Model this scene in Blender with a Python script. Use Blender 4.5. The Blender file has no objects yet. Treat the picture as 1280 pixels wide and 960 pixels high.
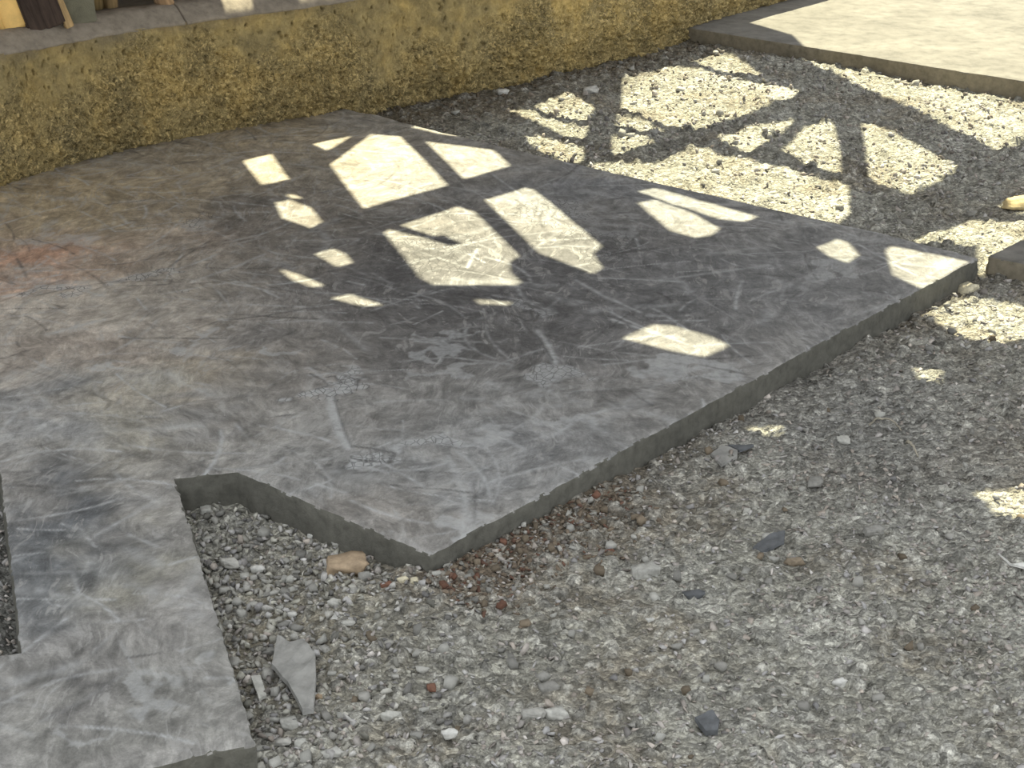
import bpy, bmesh, math, random
import numpy as np
from mathutils import Vector, Matrix

sc = bpy.context.scene
C = sc.collection
rng = np.random.default_rng(11)
random.seed(11)

# ------------------------------------------------------------------ camera
F, PITCH, HC = 2200.0, math.radians(23.0), 1.76
ZS = 0.07                                     # height of the slab tops
cam_d = bpy.data.cameras.new('camera'); cam = bpy.data.objects.new('camera', cam_d); C.objects.link(cam)
cam_d.sensor_width = 36.0; cam_d.lens = 36.0 * F / 1280.0; cam_d.clip_start = 0.05; cam_d.clip_end = 200
cam.location = (0, 0, HC); cam.rotation_euler = (math.pi / 2 - PITCH, 0, 0)
sc.camera = cam

# ------------------------------------------------------------------ sky, sun, exposure
SUN_EL = math.radians(58.0)
w = bpy.data.worlds.new('sky'); sc.world = w; w.use_nodes = True
bg = w.node_tree.nodes['Background']; bg.inputs[0].default_value = (0.94, 0.97, 1.0, 1); bg.inputs[1].default_value = 1.55
sun_d = bpy.data.lights.new('sun', 'SUN'); sun_d.energy = 15.0; sun_d.angle = math.radians(0.5); sun_d.color = (1.0, 0.93, 0.65)
sun = bpy.data.objects.new('sun', sun_d); C.objects.link(sun); sun.location = (0, 12, 14)
sun.rotation_euler = (-(math.pi / 2 - SUN_EL), 0, 0)      # shines from behind the wall towards the camera
vs = sc.view_settings; vs.view_transform = 'Standard'; vs.look = 'None'; vs.gamma = 1; vs.use_curve_mapping = False; vs.exposure = 0.0


# ------------------------------------------------------------------ helpers
def at(u, v, z=ZS):
    """where the line of sight through photo pixel (u, v) meets the level z"""
    x = (u - 640) / F; y = -(v - 480) / F; c, s = math.cos(PITCH), math.sin(PITCH)
    d = np.array([x, c + y * s, -s + y * c]); t = (z - HC) / d[2]
    return np.array([0, 0, HC]) + d * t

def px_size(p):
    return math.dist(p, (0, 0, HC)) / F

_T = rng.random((8, 256, 256))
def vnoise(x, y, k=0):
    x = np.asarray(x, float); y = np.asarray(y, float)
    xi = np.floor(x).astype(int); yi = np.floor(y).astype(int); fx = x - xi; fy = y - yi
    fx = fx * fx * (3 - 2 * fx); fy = fy * fy * (3 - 2 * fy); T = _T[k % 8]
    a = T[xi & 255, yi & 255]; b = T[(xi + 1) & 255, yi & 255]; c = T[xi & 255, (yi + 1) & 255]; d = T[(xi + 1) & 255, (yi + 1) & 255]
    return (a + (b - a) * fx) * (1 - fy) + (c + (d - c) * fx) * fy

def fbm(x, y, s, o=4, k=0, g=0.5):
    r = 0; a = 1; t = 0
    for i in range(o):
        c_, s_ = math.cos(0.6 + 1.1 * i), math.sin(0.6 + 1.1 * i); r = r + a * vnoise((np.asarray(x) * c_ - np.asarray(y) * s_) * s + 17.3 * i, (np.asarray(x) * s_ + np.asarray(y) * c_) * s - 9.1 * i, k + i); t += a; a *= g; s *= 2.03
    return r / t

def mesh_np(name, V, faces, mat=None, smooth=False, cols=None):
    """faces: list of integer arrays (n, 3) or (n, 4)"""
    me = bpy.data.meshes.new(name); V = np.asarray(V, np.float32)
    me.vertices.add(len(V)); me.vertices.foreach_set('co', V.ravel())
    loops = np.concatenate([f.ravel() for f in faces]).astype(np.int32)
    sizes = np.concatenate([np.full(len(f), f.shape[1]) for f in faces]).astype(np.int32)
    starts = np.concatenate([[0], np.cumsum(sizes)[:-1]]).astype(np.int32)
    me.loops.add(len(loops)); me.loops.foreach_set('vertex_index', loops)
    me.polygons.add(len(sizes)); me.polygons.foreach_set('loop_start', starts)
    if smooth: me.polygons.foreach_set('use_smooth', np.ones(len(sizes), bool))
    me.update(calc_edges=True); me.validate()
    if cols:
        for n, a in cols.items():
            if a.ndim == 2:
                at_ = me.attributes.new(n, 'FLOAT_COLOR', 'POINT')
                at_.data.foreach_set('color', np.concatenate([a, np.ones((len(a), 1))], 1).astype(np.float32).ravel())
            else:
                at_ = me.attributes.new(n, 'FLOAT', 'POINT'); at_.data.foreach_set('value', a.astype(np.float32))
    if mat: me.materials.append(mat)
    return me

def link(name, me, parent=None, loc=(0, 0, 0), rot=(0, 0, 0)):
    o = bpy.data.objects.new(name, me); C.objects.link(o); o.location = loc; o.rotation_euler = rot
    if parent: o.parent = parent
    return o

def tag(o, label, cat, group=None):
    o['label'] = label; o['category'] = cat
    if group: o['group'] = group
    return o

def structure(o, label=None, cat=None):
    o['kind'] = 'structure'
    if label: o['label'] = label
    if cat: o['category'] = cat
    return o

def in_poly(px, py, poly):
    px = np.asarray(px); py = np.asarray(py); ins = np.zeros(px.shape, bool); n = len(poly)
    for i in range(n):
        x1, y1 = poly[i][0], poly[i][1]; x2, y2 = poly[(i + 1) % n][0], poly[(i + 1) % n][1]
        if y1 == y2: continue
        c = ((y1 > py) != (y2 > py)) & (px < (x2 - x1) * (py - y1) / (y2 - y1) + x1)
        ins ^= c
    return ins

def near_poly(px, py, poly):
    """nearest point on the outline of poly and the distance to it"""
    best = np.full(px.shape, 1e9); bx = px.copy(); by = py.copy(); n = len(poly)
    for i in range(n):
        a = np.array(poly[i][:2]); b = np.array(poly[(i + 1) % n][:2]); d = b - a
        t = np.clip(((px - a[0]) * d[0] + (py - a[1]) * d[1]) / (d @ d + 1e-12), 0, 1)
        qx = a[0] + t * d[0]; qy = a[1] + t * d[1]; r = np.hypot(px - qx, py - qy); m = r < best
        best[m] = r[m]; bx[m] = qx[m]; by[m] = qy[m]
    return bx, by, best


# ------------------------------------------------------------------ materials
class NT:
    def __init__(s, name, rough=0.9):
        s.m = bpy.data.materials.new(name); s.m.use_nodes = True; s.t = s.m.node_tree
        s.b = s.t.nodes['Principled BSDF']; s.b.inputs['Roughness'].default_value = rough
        s.b.inputs['Specular IOR Level'].default_value = 0.25
    def n(s, typ, **kw):
        n = s.t.nodes.new(typ)
        for k, v in kw.items():
            if k.startswith('i_'):
                key = k[2:]; n.inputs[int(key) if key.isdigit() else key].default_value = v
            else: setattr(n, k, v)
        return n
    def l(s, a, b): s.t.links.new(a, b)
    def coord(s, scale=(1, 1, 1), rot=(0, 0, 0)):
        tc = s.n('ShaderNodeTexCoord'); mp = s.n('ShaderNodeMapping'); mp.inputs['Scale'].default_value = scale
        mp.inputs['Rotation'].default_value = rot; s.l(tc.outputs['Object'], mp.inputs['Vector']); return mp.outputs[0]
    def noise(s, scale, detail=4, rough=0.6, vec=None, dist=0.0):
        n = s.n('ShaderNodeTexNoise'); n.inputs['Scale'].default_value = scale; n.inputs['Detail'].default_value = detail
        n.inputs['Roughness'].default_value = rough; n.inputs['Distortion'].default_value = dist
        if vec is None: vec = s.coord()
        s.l(vec, n.inputs['Vector']); return n.outputs[0]
    def ramp(s, f, stops):
        r = s.n('ShaderNodeValToRGB'); e = r.color_ramp.elements
        while len(e) < len(stops): e.new(0.5)
        for k, (p, c) in enumerate(stops):
            e[k].position = p; e[k].color = (c, c, c, 1) if isinstance(c, (int, float)) else (*c, 1)
        s.l(f, r.inputs[0]); return r.outputs[0]
    def math(s, op, a, b=None):
        n = s.n('ShaderNodeMath', operation=op)
        for i, v in enumerate((a, b)):
            if v is None: continue
            if isinstance(v, (int, float)): n.inputs[i].default_value = v
            else: s.l(v, n.inputs[i])
        return n.outputs[0]
    def mix(s, f, a, b, mode='MIX'):
        n = s.n('ShaderNodeMix', data_type='RGBA', blend_type=mode)
        for i, v in ((0, f), (6, a), (7, b)):
            if isinstance(v, (int, float)): n.inputs[i].default_value = v
            elif isinstance(v, tuple): n.inputs[i].default_value = (*v, 1)
            else: s.l(v, n.inputs[i])
        return n.outputs[2]
    def attr(s, name):
        n = s.n('ShaderNodeAttribute'); n.attribute_name = name; return n
    def out(s, col, h=None, strength=0.5, dist=0.01):
        if isinstance(col, tuple): s.b.inputs['Base Color'].default_value = (*col, 1)
        else: s.l(col, s.b.inputs['Base Color'])
        if h is not None:
            b = s.n('ShaderNodeBump'); b.inputs['Strength'].default_value = strength; b.inputs['Distance'].default_value = dist
            s.l(h, b.inputs['Height']); s.l(b.outputs[0], s.b.inputs['Normal'])
        return s.m

def mat_slab():
    t = NT('trowelled_concrete', 0.72)
    tint = t.attr('tint').outputs['Color']; mark = t.attr('mark').outputs['Fac']; line = t.attr('line').outputs['Fac']; flake = t.attr('flake').outputs['Fac']
    nz = t.n('ShaderNodeTexNoise'); nz.inputs['Scale'].default_value = 2.0; nz.inputs['Detail'].default_value = 3; t.l(t.coord(), nz.inputs['Vector'])
    off = t.n('ShaderNodeVectorMath', operation='SUBTRACT'); t.l(nz.outputs['Color'], off.inputs[0]); off.inputs[1].default_value = (0.5, 0.5, 0.5)
    sc_ = t.n('ShaderNodeVectorMath', operation='SCALE'); t.l(off.outputs[0], sc_.inputs[0]); sc_.inputs['Scale'].default_value = 0.30
    wv = t.n('ShaderNodeVectorMath', operation='ADD'); t.l(t.coord(), wv.inputs[0]); t.l(sc_.outputs[0], wv.inputs[1])
    def sw(scale, rot):
        m = t.n('ShaderNodeMapping'); m.inputs['Scale'].default_value = scale; m.inputs['Rotation'].default_value = (0, 0, rot); t.l(wv.outputs[0], m.inputs['Vector']); return m.outputs[0]
    s1 = t.noise(1.0, 8, 0.70, sw((16, 8, 8), 0.55), 1.4)
    s2 = t.noise(1.0, 6, 0.68, sw((44, 18, 20), -0.35), 1.0)
    s3 = t.noise(1.0, 6, 0.62, sw((32, 8, 14), -0.85), 1.2)
    s4 = t.noise(1.0, 5, 0.58, sw((36, 7, 14), 0.7), 1.0)
    big = t.noise(3.4, 5, 0.6, None, 1.0)
    blot = t.noise(15.0, 8, 0.74, wv.outputs[0], 0.3)
    fine = t.noise(210.0, 3, 0.7)
    a = t.ramp(s1, [(0.32, 0.72), (0.5, 1.0), (0.70, 1.32)])
    b = t.ramp(s2, [(0.30, 0.78), (0.5, 1.0), (0.72, 1.26)])
    c = t.ramp(big, [(0.3, 0.82), (0.5, 1.0), (0.7, 1.2)])
    e = t.ramp(blot, [(0.34, 0.66), (0.5, 1.0), (0.66, 1.42)])
    d = t.ramp(fine, [(0.3, 0.86), (0.55, 1.0), (0.8, 1.12)])
    col = t.mix(1.0, tint, a, 'MULTIPLY'); col = t.mix(1.0, col, b, 'MULTIPLY'); col = t.mix(1.0, col, c, 'MULTIPLY'); col = t.mix(1.0, col, d, 'MULTIPLY'); col = t.mix(1.0, col, e, 'MULTIPLY')
    # pale cement drag marks
    pale = t.math('MULTIPLY', t.ramp(s3, [(0.57, 0.0), (0.63, 0.5)]), t.ramp(big, [(0.42, 0.1), (0.56, 1.0)]))
    pale2 = t.math('MULTIPLY', t.ramp(s4, [(0.57, 0.0), (0.63, 0.55)]), t.ramp(blot, [(0.45, 0.0), (0.55, 1.0)]))
    pale = t.math('MAXIMUM', pale, pale2)
    col = t.mix(pale, col, (0.34, 0.335, 0.32))
    mk = t.math('MULTIPLY', mark, t.ramp(t.noise(60, 4, 0.6), [(0.3, 0.45), (0.6, 1.0)]))
    col = t.mix(mk, col, (0.43, 0.44, 0.44))
    v = t.n('ShaderNodeTexVoronoi', feature='DISTANCE_TO_EDGE'); v.inputs['Scale'].default_value = 1.0
    t.l(t.mix(0.12, t.coord((54, 36, 40), (0, 0, 0.3)), t.noise(12, 2), 'ADD'), v.inputs['Vector'])
    cr = t.ramp(v.outputs['Distance'], [(0.0, 1.0), (0.07, 0.0)])
    cr = t.math('MULTIPLY', cr, t.ramp(flake, [(0.25, 0.0), (0.6, 0.75)]))
    col = t.mix(cr, col, (0.07, 0.07, 0.068))
    col = t.mix(t.math('MULTIPLY', line, 0.85), col, (0.06, 0.058, 0.056))
    h = t.math('ADD', t.math('MULTIPLY', s1, 0.5), t.math('MULTIPLY', fine, 0.35))
    h = t.math('ADD', h, t.math('MULTIPLY', s2, 0.3)); h = t.math('ADD', h, t.math('MULTIPLY', blot, 0.5))
    h = t.math('SUBTRACT', h, t.math('MULTIPLY', cr, 0.5)); h = t.math('SUBTRACT', h, t.math('MULTIPLY', line, 0.8)); h = t.math('ADD', h, t.math('MULTIPLY', mark, 0.4))
    return t.out(col, h, 0.6, 0.006)

def mat_ground():
    t = NT('crushed_rubble', 0.95)
    tint = t.attr('tint').outputs['Color']
    n1 = t.noise(38, 5, 0.65); n2 = t.noise(230, 4, 0.75); n3 = t.noise(4, 3, 0.5)
    def chips(scale, lo, hi):
        v = t.n('ShaderNodeTexVoronoi', feature='F1'); v.inputs['Scale'].default_value = 1.0; v.inputs['Randomness'].default_value = 1.0
        t.l(t.mix(0.6, t.coord((scale, scale * 1.1, scale)), t.noise(scale * 0.6, 3, 0.6), 'ADD'), v.inputs['Vector'])
        sx = t.n('ShaderNodeSeparateColor'); t.l(v.outputs['Color'], sx.inputs[0])
        return t.ramp(sx.outputs[0], [(0.0, lo), (0.6, 1.0), (1.0, hi)]), v.outputs['Distance'], sx.outputs[1]
    c1, d1, h1 = chips(62, 0.62, 1.38); c2, d2, h2 = chips(150, 0.66, 1.36)
    col = t.mix(1.0, tint, t.ramp(n1, [(0.3, 0.74), (0.5, 1.0), (0.72, 1.28)]), 'MULTIPLY')
    col = t.mix(1.0, col, c1, 'MULTIPLY'); col = t.mix(1.0, col, c2, 'MULTIPLY')
    col = t.mix(1.0, col, t.ramp(n2, [(0.3, 0.70), (0.55, 1.0), (0.75, 1.25)]), 'MULTIPLY')
    col = t.mix(1.0, col, t.ramp(n3, [(0.3, 0.86), (0.7, 1.12)]), 'MULTIPLY')
    h = t.math('SUBTRACT', t.math('MULTIPLY', h1, 0.9), t.math('MULTIPLY', d1, 0.9)); h = t.math('ADD', h, t.math('MULTIPLY', t.math('SUBTRACT', h2, d2), 0.4))
    h = t.math('ADD', h, t.math('MULTIPLY', n1, 0.8))
    return t.out(col, h, 1.0, 0.011)

def mat_pebbles():
    t = NT('loose_gravel', 0.9)
    col = t.mix(1.0, t.attr('tint').outputs['Color'], t.ramp(t.noise(120, 4, 0.65), [(0.3, 0.75), (0.55, 1.0), (0.75, 1.2)]), 'MULTIPLY')
    return t.out(col)

def mat_rock(name, base, var=0.35, scale=60, rough=0.9):
    t = NT(name, rough)
    oi = t.n('ShaderNodeObjectInfo').outputs['Random']
    n = t.noise(scale, 5, 0.65)
    col = t.mix(1.0, base, t.ramp(oi, [(0.0, 1 - var), (1.0, 1 + var)]), 'MULTIPLY')
    col = t.mix(1.0, col, t.ramp(n, [(0.3, 0.65), (0.52, 1.0), (0.75, 1.3)]), 'MULTIPLY')
    return t.out(col, n, 0.5, 0.004)

def mat_wall():
    t = NT('ochre_roughcast', 0.95)
    rough_a = t.attr('rough').outputs['Fac']
    n1 = t.noise(6, 5, 0.6, None, 0.5); n2 = t.noise(62, 6, 0.72, None, 1.4); n3 = t.noise(22, 4, 0.6, None, 0.4)
    base = t.ramp(n1, [(0.30, (0.265, 0.218, 0.112)), (0.5, (0.375, 0.295, 0.135)), (0.70, (0.50, 0.37, 0.145))])
    col = t.mix(1.0, base, t.ramp(n3, [(0.3, 0.7), (0.5, 1.0), (0.7, 1.3)]), 'MULTIPLY')
    lump = t.math('MULTIPLY', t.ramp(n2, [(0.53, 0.0), (0.60, 1.0)]), t.ramp(rough_a, [(0.05, 0.12), (0.5, 0.85)]))
    col = t.mix(lump, col, (0.82, 0.64, 0.30))
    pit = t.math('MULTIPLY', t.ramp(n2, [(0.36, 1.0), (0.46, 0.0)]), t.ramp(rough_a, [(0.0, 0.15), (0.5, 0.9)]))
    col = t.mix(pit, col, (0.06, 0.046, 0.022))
    sp = t.ramp(t.noise(30, 2, 0.5), [(0.73, 0.0), (0.77, 0.7)])
    col = t.mix(sp, col, (0.06, 0.05, 0.035))
    gr = t.math('MULTIPLY', t.attr('grey').outputs['Fac'], 1.0)
    col = t.mix(gr, col, (0.17, 0.15, 0.125))
    return t.out(col, n2, 0.9, 0.012)

def mat_concrete(name, base, rough=0.85, scale=30):
    t = NT(name, rough)
    n = t.noise(scale, 6, 0.65); n2 = t.noise(4, 4, 0.5, None, 0.5); n3 = t.noise(200, 3, 0.7)
    col = t.mix(1.0, base, t.ramp(n, [(0.3, 0.72), (0.5, 1.0), (0.75, 1.25)]), 'MULTIPLY')
    col = t.mix(1.0, col, t.ramp(n2, [(0.3, 0.82), (0.7, 1.15)]), 'MULTIPLY')
    return t.out(col, t.math('ADD', n, t.math('MULTIPLY', n3, 0.4)), 0.5, 0.008)

def mat_wood(name, base, streak=0.35):
    t = NT(name, 0.8)
    n = t.noise(1.0, 5, 0.6, t.coord((60, 60, 6)), 0.6); n2 = t.noise(9, 4, 0.6)
    col = t.mix(1.0, base, t.ramp(n, [(0.3, 1 - streak), (0.5, 1.0), (0.72, 1 + streak)]), 'MULTIPLY')
    col = t.mix(1.0, col, t.ramp(n2, [(0.3, 0.75), (0.7, 1.2)]), 'MULTIPLY')
    return t.out(col, n, 0.4, 0.004)

M_SLAB = mat_slab(); M_GROUND = mat_ground(); M_PEB = mat_pebbles(); M_WALL = mat_wall()
M_COPE = mat_concrete('grey_mortar_coping', (0.27, 0.235, 0.19)); M_FAR = mat_concrete('pale_concrete', (0.165, 0.157, 0.14), scale=18)
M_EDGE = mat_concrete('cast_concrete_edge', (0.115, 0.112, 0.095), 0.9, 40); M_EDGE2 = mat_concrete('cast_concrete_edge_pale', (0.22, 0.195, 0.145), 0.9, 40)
M_TERR = mat_concrete('dusty_terrace', (0.16, 0.14, 0.11))
R_GREY = mat_rock('grey_gravel', (0.33, 0.323, 0.295), 0.4); R_PALE = mat_rock('pale_limestone', (0.41, 0.405, 0.37), 0.2)
R_WHITE = mat_rock('whitish_stone', (0.56, 0.555, 0.52), 0.1); R_DARK = mat_rock('dark_slate', (0.105, 0.11, 0.115), 0.15, 40, 0.7)
R_TAN = mat_rock('tan_sandstone', (0.36, 0.275, 0.185), 0.05, 45); R_RED = mat_rock('brick_crumb', (0.165, 0.085, 0.058), 0.3)
R_BROWN = mat_rock('earthy_stone', (0.19, 0.155, 0.112), 0.3); R_CREAM = mat_rock('cream_chip', (0.62, 0.57, 0.42), 0.05)
R_SLATE = mat_rock('grey_slate', (0.26, 0.257, 0.24), 0.04, 25, 0.75)

# ------------------------------------------------------------------ plan of the place (metres, from photo pixels on their level)
P2 = lambda u, v, z=ZS: tuple(at(u, v, z)[:2])
A, B = np.array(P2(540, 692)), np.array(P2(1222, 322))
ux = (B - A) / np.linalg.norm(B - A); uy = np.array([-ux[1], ux[0]])           # slab axes: along the near long edge, towards the wall
base_pts = [(-3.4, 3.2), (-2.3, 4.62), (-1.795, 5.41), (-1.698, 5.625), (-1.587, 5.82), (-1.39, 6.066), (-1.144, 6.294), (-0.905, 6.49), (-0.62, 6.71), (-0.385, 6.95),
            (0.0, 7.29), (0.424, 7.74), (0.87, 8.28), (1.42, 8.95), (2.4, 10.1), (3.6, 11.5)]
top_pts = [(-3.5, 3.42), (-2.36, 4.84), (-1.86, 5.60), (-1.698, 5.80), (-1.60, 5.91), (-1.44, 6.09), (-1.21, 6.295), (-0.945, 6.50), (-0.66, 6.72), (-0.41, 6.97),
           (-0.025, 7.315), (0.40, 7.765), (0.845, 8.30), (1.395, 8.97), (2.375, 10.12), (3.575, 11.52)]

def spline(pts, n):
    p = np.array(pts, float); q = np.vstack([2 * p[0] - p[1], p, 2 * p[-1] - p[-2]]); m = len(p) - 1
    t = np.linspace(0, m, n); i = np.minimum(t.astype(int), m - 1); f = (t - i)[:, None]
    a, b, c, d = q[i], q[i + 1], q[i + 2], q[i + 3]
    return 0.5 * (2 * b + (c - a) * f + (2 * a - 5 * b + 4 * c - d) * f ** 2 + (3 * b - a - 3 * c + d) * f ** 3)

# main slab: corner, long near edge, far corner, back edge, rounded to the wall, along (under) the wall, off to the left, front edge, notch
slab_poly = [tuple(A), tuple(B), P2(1100, 290), P2(850, 235), P2(640, 187), P2(540, 162), P2(500, 152), P2(470, 143.5), P2(446, 139.5)]
slab_poly += [(-0.72, 6.80), (-1.0, 6.56), (-1.24, 6.38), (-1.50, 6.15), (-1.70, 5.90), (-1.82, 5.66), (-1.93, 5.44), (-2.44, 4.66), (-2.5, 1.62)]
slab_poly += [P2(60, 990), P2(180, 960), P2(318, 928), P2(268, 760), P2(218, 597), P2(297, 590), P2(360, 617), P2(450, 655)]
recess = [P2(27, 815), P2(14, 700), P2(2, 600), P2(-12, 540), (-1.75, 3.62), (-1.55, 2.62)]


# ------------------------------------------------------------------ slab painted with stains, drag marks, scratches
def grid_slab(poly, hole, step, zt, depth, seed):
    """top as a fine grid cut to poly (minus hole) with snapped rim, plus worn vertical sides"""
    R = np.array([ux, uy])                                  # rows: local axes
    lp = (np.array(poly) - A) @ R.T; lh = (np.array(hole) - A) @ R.T if hole is not None else None
    lo = lp.min(0) - step; nx, ny = np.ceil((lp.max(0) - lo) / step).astype(int) + 2
    gx = lo[0] + np.arange(nx) * step; gy = lo[1] + np.arange(ny) * step
    cx, cy = np.meshgrid(gx[:-1] + step / 2, gy[:-1] + step / 2, indexing='ij')
    ins = in_poly(cx, cy, lp)
    if lh is not None: ins &= ~in_poly(cx, cy, lh)
    idx = np.arange(nx * ny).reshape(nx, ny)
    q = np.stack([idx[:-1, :-1], idx[1:, :-1], idx[1:, 1:], idx[:-1, 1:]], -1)[ins]
    used, inv = np.unique(q, return_inverse=True); q = inv.reshape(q.shape)
    vx = gx[used // ny].copy(); vy = gy[used % ny].copy()
    e = np.concatenate([q[:, [0, 1]], q[:, [1, 2]], q[:, [2, 3]], q[:, [3, 0]]]); key = np.sort(e, 1); key = key[:, 0].astype(np.int64) * len(used) + key[:, 1]
    u_, first, cnt = np.unique(key, return_index=True, return_counts=True); be = e[first[cnt == 1]]
    bv = np.unique(be)
    nxp, nyp, dist = near_poly(vx[bv], vy[bv], lp)
    if lh is not None:
        hx, hy, hd = near_poly(vx[bv], vy[bv], lh); m = hd < dist; nxp[m] = hx[m]; nyp[m] = hy[m]
    vx[bv] = nxp; vy[bv] = nyp
    # outward normals on the rim
    d = np.stack([vx[be[:, 1]] - vx[be[:, 0]], vy[be[:, 1]] - vy[be[:, 0]]], 1); nn = np.stack([d[:, 1], -d[:, 0]], 1)
    nrm = np.zeros((len(vx), 2)); np.add.at(nrm, be[:, 0], nn); np.add.at(nrm, be[:, 1], nn)
    nrm /= np.linalg.norm(nrm, axis=1, keepdims=True) + 1e-9
    wx = A[0] + vx * ux[0] + vy * uy[0]; wy = A[1] + vx * ux[1] + vy * uy[1]
    chip = (fbm(wx[bv], wy[bv], 40, 3, seed) - 0.5) * 0.007 - 0.012 * np.clip(fbm(wx[bv], wy[bv], 23, 2, seed + 1) - 0.72, 0, 1) / 0.28
    z = zt + (fbm(wx, wy, 3, 3, seed) - 0.5) * 0.008 + (fbm(wx, wy, 26, 3, seed + 2) - 0.5) * 0.0028
    z[bv] -= 0.0025
    nw = nrm[:, :1] * ux + nrm[:, 1:] * uy
    wx[bv] += nw[bv, 0] * chip; wy[bv] += nw[bv, 1] * chip
    V = [np.stack([wx, wy, z], 1)]; faces = [q]
    remap = np.full(len(wx), -1); remap[bv] = np.arange(len(bv)); prev = np.arange(len(wx)); off = len(wx)
    for k, (dz, o) in enumerate([(0.0, 0.0), (0.003, 0.0012), (0.016, 0.002), (0.035, 0.003), (0.055, 0.003), (depth, 0.005)]):
        jit = (fbm(wx[bv] + k, wy[bv] - k, 45, 2, seed + 3) - 0.5) * 0.006 * min(k, 2)
        ring = np.stack([wx[bv] + nw[bv, 0] * (o + jit), wy[bv] + nw[bv, 1] * (o + jit), z[bv] - dz], 1)
        V.append(ring); first_ring = k == 0; cur = np.full(len(wx), -1); cur[bv] = off + np.arange(len(bv)); off += len(bv)
        if k == 0: prev = cur; continue
        faces.append(np.stack([be[:, 1], be[:, 0], be[:, 0], be[:, 1]], 1)); f = faces[-1]
        f[:, 0] = prev[be[:, 1]]; f[:, 1] = prev[be[:, 0]]; f[:, 2] = cur[be[:, 0]]; f[:, 3] = cur[be[:, 1]]; prev = cur
    return np.concatenate(V), faces, len(wx)

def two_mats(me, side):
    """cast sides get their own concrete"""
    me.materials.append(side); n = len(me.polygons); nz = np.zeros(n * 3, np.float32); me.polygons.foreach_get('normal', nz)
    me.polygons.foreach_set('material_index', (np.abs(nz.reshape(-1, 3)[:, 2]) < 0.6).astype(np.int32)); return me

V, faces, ntop = grid_slab(slab_poly, recess, 0.0055, ZS, 0.13, 0)
X, Y = V[:, 0], V[:, 1]
wxx = X + (fbm(X, Y, 6, 4, 2, 0.6) - 0.5) * 0.34; wyy = Y + (fbm(X, Y, 6, 4, 5, 0.6) - 0.5) * 0.55     # wobbled coordinates so stains end raggedly
tint = np.tile(np.array([0.235, 0.228, 0.215]), (len(V), 1))
def stain(u, v, ru, rv, col, a=1.0, p=2.0):
    c = at(u, v); rx = abs(at(u + ru, v)[0] - c[0]); ry = abs(at(u, v + rv)[1] - at(u, v - rv)[1]) / 2
    g = a * np.exp(-(((wxx - c[0]) / rx) ** 2 + ((wyy - c[1]) / ry) ** 2) ** (p / 2))
    tint[:] = tint + (np.array(col) - tint) * g[:, None]
stain(120, 400, 330, 130, (0.41, 0.375, 0.325), 0.95)
stain(60, 250, 420, 70, (0.36, 0.29, 0.185), 0.9)
stain(330, 165, 160, 30, (0.33, 0.27, 0.18), 0.85)
stain(20, 330, 110, 32, (0.43, 0.27, 0.19), 0.95)
stain(250, 300, 90, 22, (0.35, 0.285, 0.23), 0.6)
stain(100, 445, 150, 28, (0.30, 0.25, 0.21), 0.6)
stain(640, 345, 360, 105, (0.104, 0.101, 0.102), 0.97, 3)
stain(330, 265, 110, 40, (0.120, 0.113, 0.108), 0.7)
stain(560, 430, 250, 50, (0.108, 0.105, 0.104), 0.6)
stain(980, 350, 220, 80, (0.165, 0.166, 0.168), 0.8)
stain(760, 235, 260, 26, (0.185, 0.192, 0.205), 0.7)
stain(470, 160, 70, 16, (0.21, 0.195, 0.17), 0.7)
stain(520, 560, 240, 70, (0.215, 0.217, 0.213), 0.85)
stain(450, 660, 140, 40, (0.23, 0.215, 0.195), 0.7)
stain(690, 560, 120, 50, (0.205, 0.208, 0.210), 0.7)
stain(180, 520, 110, 55, (0.34, 0.315, 0.25), 0.8)
stain(250, 460, 60, 30, (0.32, 0.275, 0.205), 0.7)
stain(60, 520, 90, 40, (0.215, 0.225, 0.235), 0.7)
stain(80, 640, 110, 90, (0.085, 0.09, 0.096), 0.9)
stain(70, 700, 90, 70, (0.11, 0.117, 0.122), 0.7)
stain(180, 700, 60, 40, (0.25, 0.238, 0.19), 0.6)
stain(150, 890, 200, 70, (0.205, 0.202, 0.185), 0.85)
stain(260, 850, 60, 60, (0.225, 0.22, 0.205), 0.7)
stain(110, 838, 45, 22, (0.105, 0.102, 0.098), 0.9)
stain(265, 510, 60, 40, (0.19, 0.192, 0.20), 0.6)
mark = np.zeros(len(V)); line = np.zeros(len(V)); flake = np.zeros(len(V))
order = np.argsort(X[:ntop]); Xs = X[order]; Ys = Y[order]
def stroke(dst, pts, wd, a, ragged=0.5):
    for (x1, y1), (x2, y2) in zip(pts[:-1], pts[1:]):
        lo, hi = np.searchsorted(Xs, [min(x1, x2) - 3 * wd, max(x1, x2) + 3 * wd]); sel = order[lo:hi]
        m = (Y[sel] > min(y1, y2) - 3 * wd) & (Y[sel] < max(y1, y2) + 3 * wd); sel = sel[m]
        if not len(sel): continue
        dx, dy = x2 - x1, y2 - y1; t = np.clip(((X[sel] - x1) * dx + (Y[sel] - y1) * dy) / (dx * dx + dy * dy + 1e-12), 0, 1)
        r = np.hypot(X[sel] - x1 - t * dx, Y[sel] - y1 - t * dy)
        g = a * np.exp(-(r / wd) ** 2) * (1 - ragged + ragged * 2 * vnoise(X[sel] * 55, Y[sel] * 55, 3))
        dst[sel] = np.maximum(dst[sel], np.clip(g, 0, 1))
def pxstroke(dst, pts, wpx, a, ragged=0.4):
    p = [P2(*q) for q in pts]; stroke(dst, p, wpx * px_size((*p[0], ZS)) * 1.3, a, ragged)
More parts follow.
